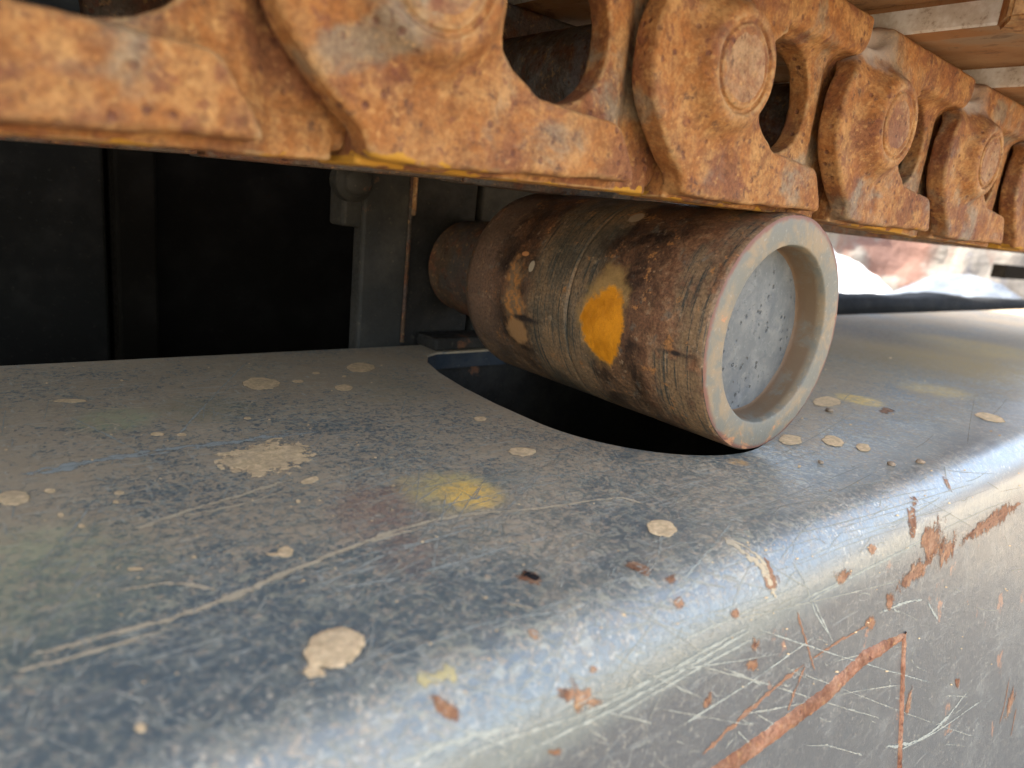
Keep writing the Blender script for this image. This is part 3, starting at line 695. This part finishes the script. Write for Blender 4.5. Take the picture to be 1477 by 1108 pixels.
def mat_rim():
    s = NT('roller_rim_steel'); x, y, z = s.sep(); n1 = s.noise(40, 7, 0.7, 0.4); n2 = s.noise(220, 5, 0.7)
    r = s.math('SQRT', s.math('ADD', s.math('MULTIPLY', x, x), s.math('MULTIPLY', z, z)))
    c = s.mix(s.ramp(n1, 0.42, 0.60), (0.150, 0.138, 0.104), (0.235, 0.168, 0.095))
    c = s.mix(s.math('MULTIPLY', s.ramp(n2, 0.56, 0.68), 0.5), c, (0.30, 0.26, 0.19))
    e = s.ramp(s.math('ADD', r, s.math('MULTIPLY', s.math('SUBTRACT', n1, 0.5), 0.010)), 0.0785, 0.0815)
    c = s.mix(s.math('MULTIPLY', e, 0.9), c, (0.17, 0.065, 0.04))
    c = s.mix(s.ramp(s.math('ADD', n1, s.ramp(z, -0.05, -0.085, 0, 0.13)), 0.64, 0.69), c, (0.40, 0.18, 0.08))
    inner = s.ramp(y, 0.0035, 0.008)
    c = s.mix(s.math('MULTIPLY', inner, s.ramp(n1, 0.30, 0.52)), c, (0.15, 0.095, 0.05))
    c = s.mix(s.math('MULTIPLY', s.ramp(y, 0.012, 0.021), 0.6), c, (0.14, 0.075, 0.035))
    s.set(c, 0.6, 0.1, 0.4); s.bump(s.math('ADD', s.math('MULTIPLY', n2, 0.6), n1), 0.0005); return s.m
def mat_cap():
    s = NT('grey_pitted_cap'); n1 = s.noise(60, 6, 0.65); n2 = s.noise(300, 4, 0.7)
    pit = s.math('MULTIPLY', s.ramp(s.voro(150), 0.18, 0.30, 1, 0), s.ramp(s.noise(45, 3, 0.6), 0.46, 0.52)); pit = s.math('MULTIPLY', pit, s.ramp(s.noise(260, 3), 0.42, 0.5))
    pit2 = s.math('MULTIPLY', s.ramp(s.voro(420), 0.10, 0.2, 1, 0), s.ramp(s.noise(60, 3, 0.6), 0.48, 0.56))
    pit = s.math('MAXIMUM', pit, s.math('MULTIPLY', pit2, 0.7))
    c = s.mix(s.ramp(n1, 0.35, 0.65), (0.105, 0.106, 0.097), (0.155, 0.150, 0.132))
    c = s.mix(s.math('MULTIPLY', s.ramp(n2, 0.55, 0.7), 0.35), c, (0.24, 0.24, 0.21))
    c = s.mix(s.math('MULTIPLY', s.ramp(s.noise(14, 4), 0.55, 0.7), 0.5), c, (0.14, 0.15, 0.155))
    c = s.mix(s.math('MULTIPLY', s.ramp(s.noise(30, 7, 0.7, 0.5), 0.50, 0.62), 0.55), c, (0.075, 0.08, 0.082))
    c = s.mix(s.math('MULTIPLY', s.ramp(s.noise(70, 8, 0.75), 0.55, 0.64), 0.35), c, (0.20, 0.185, 0.15))
    c = s.mix(s.math('MULTIPLY', pit, 0.85), c, (0.04, 0.04, 0.036))
    s.set(c, 0.65, 0.15, 0.4)
    s.bump(s.math('SUBTRACT', s.math('MULTIPLY', n2, 0.3), pit), 0.0006); return s.m
ROLL, RIM, CAP = mat_roller(), mat_rim(), mat_cap()
jit = lambda a, y: 0.00035 * mnoise.noise(Vector((math.cos(a) * 3, math.sin(a) * 3, y * 60))) + 0.00018 * mnoise.noise(Vector((math.cos(a) * 16, math.sin(a) * 16, y * 260)))
pr = [(RR - 0.0012, 0.0006), (RR - 0.0004, 0.0018), (RR, 0.0032)] + [(RR, y) for y in np.arange(0.006, 0.124, 0.003)]
pr += [(RR, 0.1245), (RR - 0.0009, 0.1253), (RR - 0.0009, 0.1262), (RR, 0.127)] + [(RR, y) for y in np.arange(0.130, 0.25, 0.004)] + [(RR + 0.0002, 0.252), (RR - 0.0015, 0.2585), (RR - 0.006, 0.262), (0.048, 0.262)]
lathe('roller_shell', pr, 220, ROLL, roller, 0, 0, True, jit)
jr = lambda a, y: 0.0004 * mnoise.noise(Vector((math.cos(a) * 9, math.sin(a) * 9, y * 200)))
lathe('rim_ring', [(RR - 0.0012, 0.0006), (RR - 0.003, 0.0), (0.072, -0.0002), (0.0638, 0.0), (0.0630, 0.0003), (0.0625, 0.0010), (0.0620, 0.004), (0.0609, 0.014), (0.0604, 0.0195), (0.0597, 0.0220), (0.0580, 0.0230)], 220, RIM, roller, 0, 0, True, jr)
# recessed cap: slightly domed disc
Vc, Fc = [(0, 0.0208, 0)], []
rs = np.linspace(0.004, 0.0600, 16)
for r in rs:
    for k in range(96):
        a = 2 * math.pi * k / 96
        Vc.append((r * math.cos(a), 0.0208 + 0.0012 * (r / 0.056) ** 2 + 0.0004 * mnoise.noise(Vector((r * 90 * math.cos(a), r * 90 * math.sin(a), 4))), r * math.sin(a)))
for k in range(96): Fc.append((0, 1 + k, 1 + (k + 1) % 96))
for i in range(15):
    for k in range(96):
        a, b = 1 + i * 96 + k, 1 + i * 96 + (k + 1) % 96; Fc.append((a, a + 96, b + 96, b))
mesh_np('end_cap', Vc, Fc, CAP, roller, True)
COLLAR = mat_rust('dull_brown_collar', (0.075, 0.042, 0.022), (0.095, 0.062, 0.035), (0.03, 0.018, 0.012), (0.045, 0.047, 0.043), 0.5)
lathe('shaft_collar', [(0.049, 0.2625), (0.049, 0.30), (0.0505, 0.305), (0.0505, 0.352), (0.048, 0.356), (0.048, 0.3745)], 96, COLLAR, roller, 0, 0)

# ------------------------------------------------------------------ roller bracket behind
br = empty('roller_bracket', (0.43, 0.64, ZT))
tag(br, 'dusty dark steel bracket with upright post, standing behind the roller on the frame', 'bracket')
def bp(name, lo, hi, mat, bev=0.002):
    o = (0.43, 0.64, ZT); return box(name, [a - b for a, b in zip(lo, o)], [a - b for a, b in zip(hi, o)], mat, br, bev)
bp('upright_post', (0.331, 0.634, ZT - 0.06), (0.383, 0.655, 0.10), GREYP, 0.003)
bp('flange', (0.312, 0.640, -0.036), (0.376, 0.672, 0.075), GREYP, 0.004)
bp('back_plate', (0.3835, 0.638, ZT - 0.08), (0.469, 0.660, 0.12), DARK)
bp('back_plate', (0.4735, 0.634, ZT - 0.08), (0.60, 0.660, 0.12), GREYP)
bp('foot_plate', (0.400, 0.594, ZT + 0.0005), (0.56, 0.6335, ZT + 0.014), DARK, 0.003)
bp('gusset', (0.3835, 0.6285, -0.02), (0.3875, 0.6375, 0.10), RUST)
# weld line between post and plate
V, F = [], []
for i in range(90):
    z = ZT + 0.003 + i * 0.0027; r = 0.0022 * (1 + 0.35 * mnoise.noise(Vector((z * 160, 0, 0))))
    for j in range(7):
        a = math.pi * (j / 6); V.append((0.3835 + r * math.cos(a) - 0.43, 0.6345 - r * math.sin(a) - 0.64, z - ZT))
for i in range(89):
    for j in range(6): F.append((i * 7 + j, (i + 1) * 7 + j, (i + 1) * 7 + j + 1, i * 7 + j + 1))
mesh_np('weld_bead', V, [f[::-1] for f in F], COLLAR, br, True)
hb = hit(515, 262, 1, 0.625)
lathe('bolt_head', [(0.0005, -0.012), (0.009, -0.0115), (0.0125, -0.009), (0.0135, -0.004), (0.0138, 0.0), (0.019, 0.0005), (0.0195, 0.004), (0.0195, 0.015)], 40, GREYP, br, hb[0] - 0.43, hb[2] - ZT).location = (0, -0.012, 0)

# ------------------------------------------------------------------ machine body behind (dark cavity), unseen block above added for shade
body = empty('machine_hull', (0, 1.2, -0.5))
tag(body, 'black grimy steel hull of the machine filling the dark cavity behind the frame', 'machine hull')
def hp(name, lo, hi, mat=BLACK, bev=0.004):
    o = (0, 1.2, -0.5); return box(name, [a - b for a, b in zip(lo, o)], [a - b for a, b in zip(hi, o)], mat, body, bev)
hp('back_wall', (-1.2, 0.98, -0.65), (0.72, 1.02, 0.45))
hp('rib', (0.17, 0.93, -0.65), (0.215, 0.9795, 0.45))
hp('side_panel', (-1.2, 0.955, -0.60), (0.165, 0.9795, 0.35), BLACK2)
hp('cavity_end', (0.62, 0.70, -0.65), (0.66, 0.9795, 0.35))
hp('shade_hull_block', (-3.5, 0.72, 0.455), (2.1, 3.2, 1.75))  # unseen hull block, sized to keep the sun off this side
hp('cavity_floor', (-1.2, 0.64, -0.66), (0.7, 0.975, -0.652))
# uneven dark lower rail behind the frame, caked with black dirt
V, F = [], []
for i in range(141):
    xx = 0.665 + i * 0.045
    for j, (yy, zz) in enumerate(((0.80, -0.70), (0.80, -0.16), (0.81, -0.13), (0.85, -0.125), (0.90, -0.13), (0.90, -0.70))):
        nn = mnoise.noise(Vector((xx * 2.2, j * 0.3, 5))) * 0.022 + mnoise.noise(Vector((xx * 9, j * 0.7, 2))) * 0.008 if 0 < j < 5 else 0
        V.append((xx, yy - 1.2, zz + 0.5 + nn - 0.012 * max(0, xx - 1.5)))
for i in range(140):
    for j in range(5): F.append((i * 6 + j, (i + 1) * 6 + j, (i + 1) * 6 + j + 1, i * 6 + j + 1))
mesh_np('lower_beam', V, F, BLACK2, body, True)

# ------------------------------------------------------------------ track chain
PITCH = 0.191
def link_mesh_sdf(h=0.00125, seed=3, det=True):
    lo = np.array([-0.200, -0.016, -0.012]); hi = np.array([0.072, 0.066, 0.142])
    n = ((hi - lo) / h).astype(int) + 1
    x = (lo[0] + np.arange(n[0]) * h)[:, None, None]; y = (lo[1] + np.arange(n[1]) * h)[None, :, None]; z = (lo[2] + np.arange(n[2]) * h)[None, None, :]
    L = lambda a, b: np.sqrt(a * a + b * b)
    def ext(d2, y0, y1, r):      # extrude a 2D distance along y, edges rounded by r
        dy = np.maximum(y0 - y, y - y1) + r; d = d2 + r
        return np.minimum(np.maximum(d, dy), 0) + L(np.maximum(d, 0), np.maximum(dy, 0)) - r
    def smin(a, b, k): hh = np.clip(0.5 + 0.5 * (b - a) / k, 0, 1); return b * (1 - hh) + a * hh - k * hh * (1 - hh)
    def smax(a, b, k): return -smin(-a, -b, k)
    def rect(x0, x1, z0, z1, r=0.0):
        dx = np.abs(x - (x0 + x1) / 2) - (x1 - x0) / 2 + r; dz = np.abs(z - (z0 + z1) / 2) - (z1 - z0) / 2 + r
        return np.minimum(np.maximum(dx, dz), 0) + L(np.maximum(dx, 0), np.maximum(dz, 0)) - r
    def half(px, pz, nx, nz): l = math.hypot(nx, nz); return ((x - px) * nx + (z - pz) * nz) / l
    PX, PZ = -0.130, 0.067
    # proud part: ear around the pin, low pad along the rail
    ear2 = L(x - PX, z - PZ) - 0.0635
    ear2 = smax(ear2, -(x - PX) - 0.0605, 0.006)
    ear2 = smax(ear2, half(PX, PZ, -0.754, -0.657) - 0.0600, 0.008)
    ear2 = smax(ear2, half(PX, PZ, -0.75, 0.66) - 0.0585, 0.012)
    ear2 = smax(ear2, -z + 0.0005, 0.004); ear2 = smax(ear2, z - 0.115, 0.008)
    ear2 = smin(ear2, rect(-0.148, -0.08, 0.0005, 0.05, 0.004), 0.008)
    pad2 = rect(-0.15, 0.0, 0.0005, 0.060, 0.003)
    pad2 = smax(pad2, half(-0.045, 0.0295, 0.08, 1.0), 0.005)                       # upper edge, almost level
    pad2 = smax(pad2, half(-0.008, 0.0160, 0.84, 0.50), 0.004)                      # rounded tip
    arm2 = smax(smax(half(-0.0915, 0.040, 1.0, 0.0), half(-0.0915, 0.040, -0.3, -1.0) - 0.05, 0.01), -x - 0.14, 0.01); arm2 = smax(arm2, z - 0.09, 0.01)
    slope2 = smax(half(-0.082, 0.036, 0.62, 0.78), -x - 0.13, 0.01); slope2 = smax(slope2, -z + 0.001, 0.01)
    proud = smin(smin(ear2, pad2, 0.008), smax(slope2, z - 0.075, 0.01), 0.006)
    ss_ = np.clip((z - 0.090) / 0.022, 0, 1); ss_ = ss_ * ss_ * (3 - 2 * ss_)
    y_keep = y; y = y_keep - 0.009 * ss_
    d = ext(proud, 0.0, 0.0165, 0.0030); y = y_keep
    # ear leans back a little towards its free edge
    # web behind, carrying the bushing end
    web = smin(rect(-0.150, 0.040, 0.0, 0.128, 0.004), L(x - 0.061, z - 0.066) - 0.055, 0.02)
    web = smax(web, -(x + 0.150), 0.004)
    wsh = np.clip((x + 0.004) / 0.016, 0, 1); wsh = wsh * wsh * (3 - 2 * wsh)
    y = y_keep - 0.0075 * wsh
    d = smin(d, ext(web, 0.0165, 0.032, 0.003), 0.004); y = y_keep
    # top flange under the shoe
    fl = rect(-0.135, 0.030, 0.104, 0.131, 0.005); fl = smax(fl, half(0.030, 0.113, 1.0, -0.9), 0.004)
    d = smin(d, ext(fl, 0.0035, 0.050, 0.005), 0.016)
    # window through the web
    win = ((np.abs(x + 0.055) / 0.0415) ** 2.35 + (np.abs(z - 0.0660) / 0.0335) ** 2.35) ** (1 / 2.35) * 0.034 - 0.034
    win = np.broadcast_to(win, d.shape)
    d = smax(d, -win, 0.0022)
    # rail tread under everything
    rail = rect(-0.150, 0.034, -0.0040, 0.012, 0.001)
    y = y_keep - 0.0080 * wsh
    d = smin(d, ext(rail, 0.0150, 0.052, 0.001), 0.002); y = y_keep
    # boss and hollow for the pin
    boss = L(x - PX, z - PZ); bs = np.maximum(boss - 0.034, -(y + 0.0105)) ; bs = np.maximum(bs, y - 0.01)
    bs = smax(boss - 0.0370 - (y + 0.0) * 0.70, -(y + 0.0120), 0.0035); bs = np.maximum(bs, y - 0.012)
    d = smin(d, bs, 0.007)
    d = smax(d, -ext(np.abs(boss - 0.0222) - 0.0011, -0.03, -0.0098, 0.0), 0.0012)
    d = smax(d, -(np.sqrt((x - PX) ** 2 + (z - PZ) ** 2 + ((y + 0.0140) / 0.14) ** 2) - 0.0205) , 0.001)
    # flat dent low on the ear
    d = smax(d, -(np.sqrt(((x + 0.117) / 0.0042) ** 2 + ((z - 0.019) / 0.0085) ** 2 + (y / 0.0022) ** 2) - 1) * 0.002, 0.002)
    if det:
        d = d + 0.00035 * vnoise(d.shape, 0.034 / h, seed) + 0.00022 * vnoise(d.shape, 0.012 / h, seed + 1) + 0.00018 * vnoise(d.shape, 0.0045 / h, seed + 2) + 0.00012 * vnoise(d.shape, 0.0025 / h, seed + 3)
    V, Q = surface_nets(d, lo, h)
    # local frame: origin at the rail corner
    return fast_mesh('track_link', V, Q)
chain = empty('track_chain', (0.0, 0.25, 0.0))
tag(chain, 'heavy rusty orange track chain of pinned links hanging over the roller', 'track chain')
LA = link_mesh_sdf(0.00125, 3); LB = link_mesh_sdf(0.00125, 30); LC = link_mesh_sdf(0.0022, 60, False)
for me in (LA, LB): me.materials.append(RUST_LINK)
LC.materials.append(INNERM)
corner = {-2: (-0.2890, -0.0120), -1: (-0.0980, 0.0035), 0: (0.0930, 0.0127), 1: (0.2834, 0.0178), 2: (0.4747, 0.0180)}
zc = 0.0180
for k in range(3, 14):
    zc += (-0.0024, -0.0010, 0.0, 0.001, 0.0015)[min(k - 3, 4)]; corner[k] = (0.4747 + 0.1925 * (k - 2), zc)
INNER = 0.262     # overall width of the two rails
# pin: a slightly dished disc
def pin_mesh():
    bm = bmesh.new(); V = []
    prof_ = [(0.0001, -0.0112), (0.010, -0.0115), (0.0165, -0.0119), (0.0192, -0.0114), (0.0203, -0.0095), (0.0205, 0.01)]
    rings = []
    for r, y in prof_:
        rings.append([bm.verts.new(((r + (0.0004 * mnoise.noise(Vector((k * 0.4, r * 50, 1))) if r > 0.01 else 0)) * math.cos(2 * math.pi * k / 48), y, r * math.sin(2 * math.pi * k / 48))) for k in range(48)])
    for A, B in zip(rings[:-1], rings[1:]):
        for k in range(48): bm.faces.new((A[k], A[(k + 1) % 48], B[(k + 1) % 48], B[k]))
    me = bpy.data.meshes.new('pin'); bm.to_mesh(me); bm.free(); me.materials.append(RUST_PIN)
    me.polygons.foreach_set('use_smooth', [True] * len(me.polygons)); return me
PIN = pin_mesh()
def tube_mesh(name, r, y0, y1, mat):
    bm = bmesh.new(); n = 40
    R_ = [[bm.verts.new((r * math.cos(2 * math.pi * k / n), y, r * math.sin(2 * math.pi * k / n))) for k in range(n)] for y in np.linspace(y0, y1, 6)]
    for A, B in zip(R_[:-1], R_[1:]):
        for k in range(n): bm.faces.new((A[k], A[(k + 1) % n], B[(k + 1) % n], B[k]))
    me = bpy.data.meshes.new(name); bm.to_mesh(me); bm.free(); me.materials.append(mat)
    me.polygons.foreach_set('use_smooth', [True] * len(me.polygons)); return me
BUSH = tube_mesh('bushing', 0.031, 0.03, INNER - 0.03, BUSHM)
# shoe: plate with a stepped worn lip in lit tones, grouser bar on top
def shoe_mesh():
    sec = [(-0.112, 0.1485), (-0.112, 0.1335), (-0.1105, 0.1320), (-0.090, 0.1318), (-0.084, 0.1345), (0.080, 0.1500), (0.083, 0.152), (0.083, 0.160), (-0.02, 0.162), (-0.024, 0.205), (-0.034, 0.205), (-0.038, 0.162), (-0.110, 0.1595)]
    y0, y1 = -0.112, 0.43
    bm = bmesh.new(); A = [bm.verts.new((a, y0, b)) for a, b in sec]; B = [bm.verts.new((a, y1, b)) for a, b in sec]; n = len(sec)
    fs = []
    for i in range(n): fs.append(bm.faces.new((A[i], A[(i + 1) % n], B[(i + 1) % n], B[i])))
    bm.faces.new(A); bm.faces.new(B[::-1])
    bmesh.ops.recalc_face_normals(bm, faces=bm.faces)
    me = bpy.data.meshes.new('track_shoe'); 
    for f in fs[:1]: f.material_index = 1
    fs[1].material_index = 1
    bm.to_mesh(me); bm.free(); me.materials.append(RUST_SHOE); me.materials.append(LIP); return me
SHOE = shoe_mesh()
def bolt_mesh():
    bm = bmesh.new(); bmesh.ops.create_cone(bm, cap_ends=True, segments=6, radius1=0.016, radius2=0.016, depth=0.018)
    bmesh.ops.bevel(bm, geom=bm.edges[:], offset=0.0015, segments=2, affect='EDGES')
    me = bpy.data.meshes.new('bolt'); bm.to_mesh(me); bm.free(); me.materials.append(RUST); return me
BOLT = bolt_mesh()
for k in range(-1, 14):
    (xa, za), (xb, zb) = corner[k - 1] if k - 1 in corner else (corner[k][0] - PITCH, corner[k][1]), corner[k]
    ang = -math.atan2(zb - za, xb - xa)
    def put(me, name, parent, loc=(0, 0, 0), rot=None, scale=None):
        o = bpy.data.objects.new(name, me); COL.objects.link(o); o.parent = parent; o.location = loc
        if rot: o.rotation_euler = rot
        if scale: o.scale = scale
        return o
    near = k < 8
    if k >= 10: continue
    lk = put((LA if k % 2 else LB), 'track_link', chain, (xb, 0, zb - 0.0003), (0, ang, 0))
    put(PIN, 'pin', lk, (-0.130, 0, 0.067))
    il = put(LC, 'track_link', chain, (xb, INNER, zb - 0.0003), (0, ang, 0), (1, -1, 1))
    bo = put(BUSH, 'bushing', lk, (0.061, 0, 0.067))
    sh = put(SHOE, 'track_shoe', chain, (xb, 0, zb), (0, ang, 0))
    put(BOLT, 'bolt', sh, (0.034, -0.092, 0.128), None, (1.5, 1.5, 1.5))

# ------------------------------------------------------------------ surroundings
GZ = -0.78
def mat_ground(name, a, b, sc=3.0, bd=0.02):
    s = NT(name); n = s.noise(sc, 8, 0.65); n2 = s.noise(sc * 12, 6, 0.7)
    c = s.mix(s.ramp(n, 0.35, 0.65), a, b); c = s.mul(c, s.mix(n2, (0.75, 0.75, 0.75), (1.15, 1.15, 1.15)))
    s.set(c, 0.95, 0, 0.2); s.bump(n2, bd); return s.m
SAND = mat_ground('pale_sand', (0.36, 0.29, 0.20), (0.46, 0.38, 0.27))
V, F = [], []
R_ = [0, 1, 2, 4, 8, 16, 32, 64, 128, 300, 700, 1500]; n = 48
V.append((0, 0, GZ))
for r in R_[1:]:
    for k in range(n): V.append((r * math.cos(2 * math.pi * k / n), r * math.sin(2 * math.pi * k / n), GZ))
for k in range(n): F.append((0, 1 + k, 1 + (k + 1) % n))
for i in range(len(R_) - 2):
    for k in range(n):
        a, b = 1 + i * n + k, 1 + i * n + (k + 1) % n; F.append((a, a + n, b + n, b))
tag(mesh_np('ground', V, F, SAND), kind='structure')
def mound(name, u, dist, rx, ry, h, mat, label, cat, seed, kind=None):
    r = ray(u, 380); d = np.array([r[0], r[1]]); d /= np.linalg.norm(d); c = d * dist
    ax = np.array([d[1], -d[0]]); V, F = [], []; N = 60
    for i in range(N + 1):
        for j in range(N + 1):
            a, b = -1 + 2 * i / N, -1 + 2 * j / N; rr = math.hypot(a, b)
            z = h * max(0, 1 - rr) ** 0.9 * (1 + 0.3 * mnoise.noise(Vector((a * 3, b * 3, seed)))) + h * 0.05 * mnoise.noise(Vector((a * 12, b * 12, seed))) * (rr < 1)
            p = c + ax * a * rx + d * b * ry; V.append((p[0], p[1], GZ - 0.02 + z))
    for i in range(N):
        for j in range(N):
            a = i * (N + 1) + j; F.append((a, a + N + 1, a + N + 2, a + 1))
    return tag(mesh_np(name, V, F, mat, None, True), label, cat)
mound('sand_pile', 1190, 9.8, 1.15, 1.2, 0.74, mat_ground('white_sand', (0.78, 0.75, 0.68), (0.85, 0.83, 0.78)), 'bright white sand pile seen past the right of the roller', 'sand pile', 2)
mound('gravel_pile', 1400, 9.0, 1.5, 1.2, 0.60, mat_ground('blue_gravel', (0.10, 0.115, 0.135), (0.16, 0.175, 0.19), 6), 'pale blue grey gravel pile below the chain at far right', 'gravel pile', 5)
# rocky bank far behind
def mat_bank():
    s = NT('red_rock_bank'); n = s.noise(1, 6, 0.6, co=s.stretch((0.9, 0.9, 0.15))); n2 = s.noise(3, 7, 0.65)
    c = s.mix(s.ramp(n, 0.42, 0.50), (0.125, 0.062, 0.042), (0.15, 0.13, 0.105)); c = s.mix(s.ramp(n, 0.56, 0.62), c, (0.085, 0.08, 0.08))
    c = s.mul(c, s.mix(n2, (0.8, 0.8, 0.8), (1.1, 1.1, 1.1))); s.set(c, 0.95); s.bump(n2, 0.1); return s.m
V, F = [], []; r0 = ray(1330, 380); th0 = math.atan2(r0[1], r0[0]); NA, NZ = 160, 26
for i in range(NA + 1):
    th = th0 - 0.9 + 1.9 * i / NA
    for j in range(NZ + 1):
        t = j / NZ; rr = 11.8 + 1.5 * t + 0.5 * mnoise.noise(Vector((th * 9, t * 2, 1))) + 0.2 * mnoise.noise(Vector((th * 40, t * 8, 3)))
        V.append((rr * math.cos(th), rr * math.sin(th), GZ - 0.2 + 2.6 * t * (1 + 0.25 * mnoise.noise(Vector((th * 5, 0, 7))))))
for i in range(NA):
    for j in range(NZ):
        a = i * (NZ + 1) + j; F.append((a, a + NZ + 1, a + NZ + 2, a + 1))
tag(mesh_np('rock_bank', V, F, mat_bank(), None, True), kind='structure')
# dark steel bar further along the machine
p = hit(1440, 391, 1, 1.9)
o = empty('steel_bar', (p[0], p[1], p[2])); tag(o, 'short dark steel bar sticking in from the right edge below the chain', 'steel bar')
box('bar', (0.0, -0.05, -0.055), (4.2, 0.05, 0.055), BLACK, o, 0.004)
box('bracket_plate', (3.6, -0.03, -1.2), (3.8, 0.03, -0.0555), BLACK, o, 0.004)
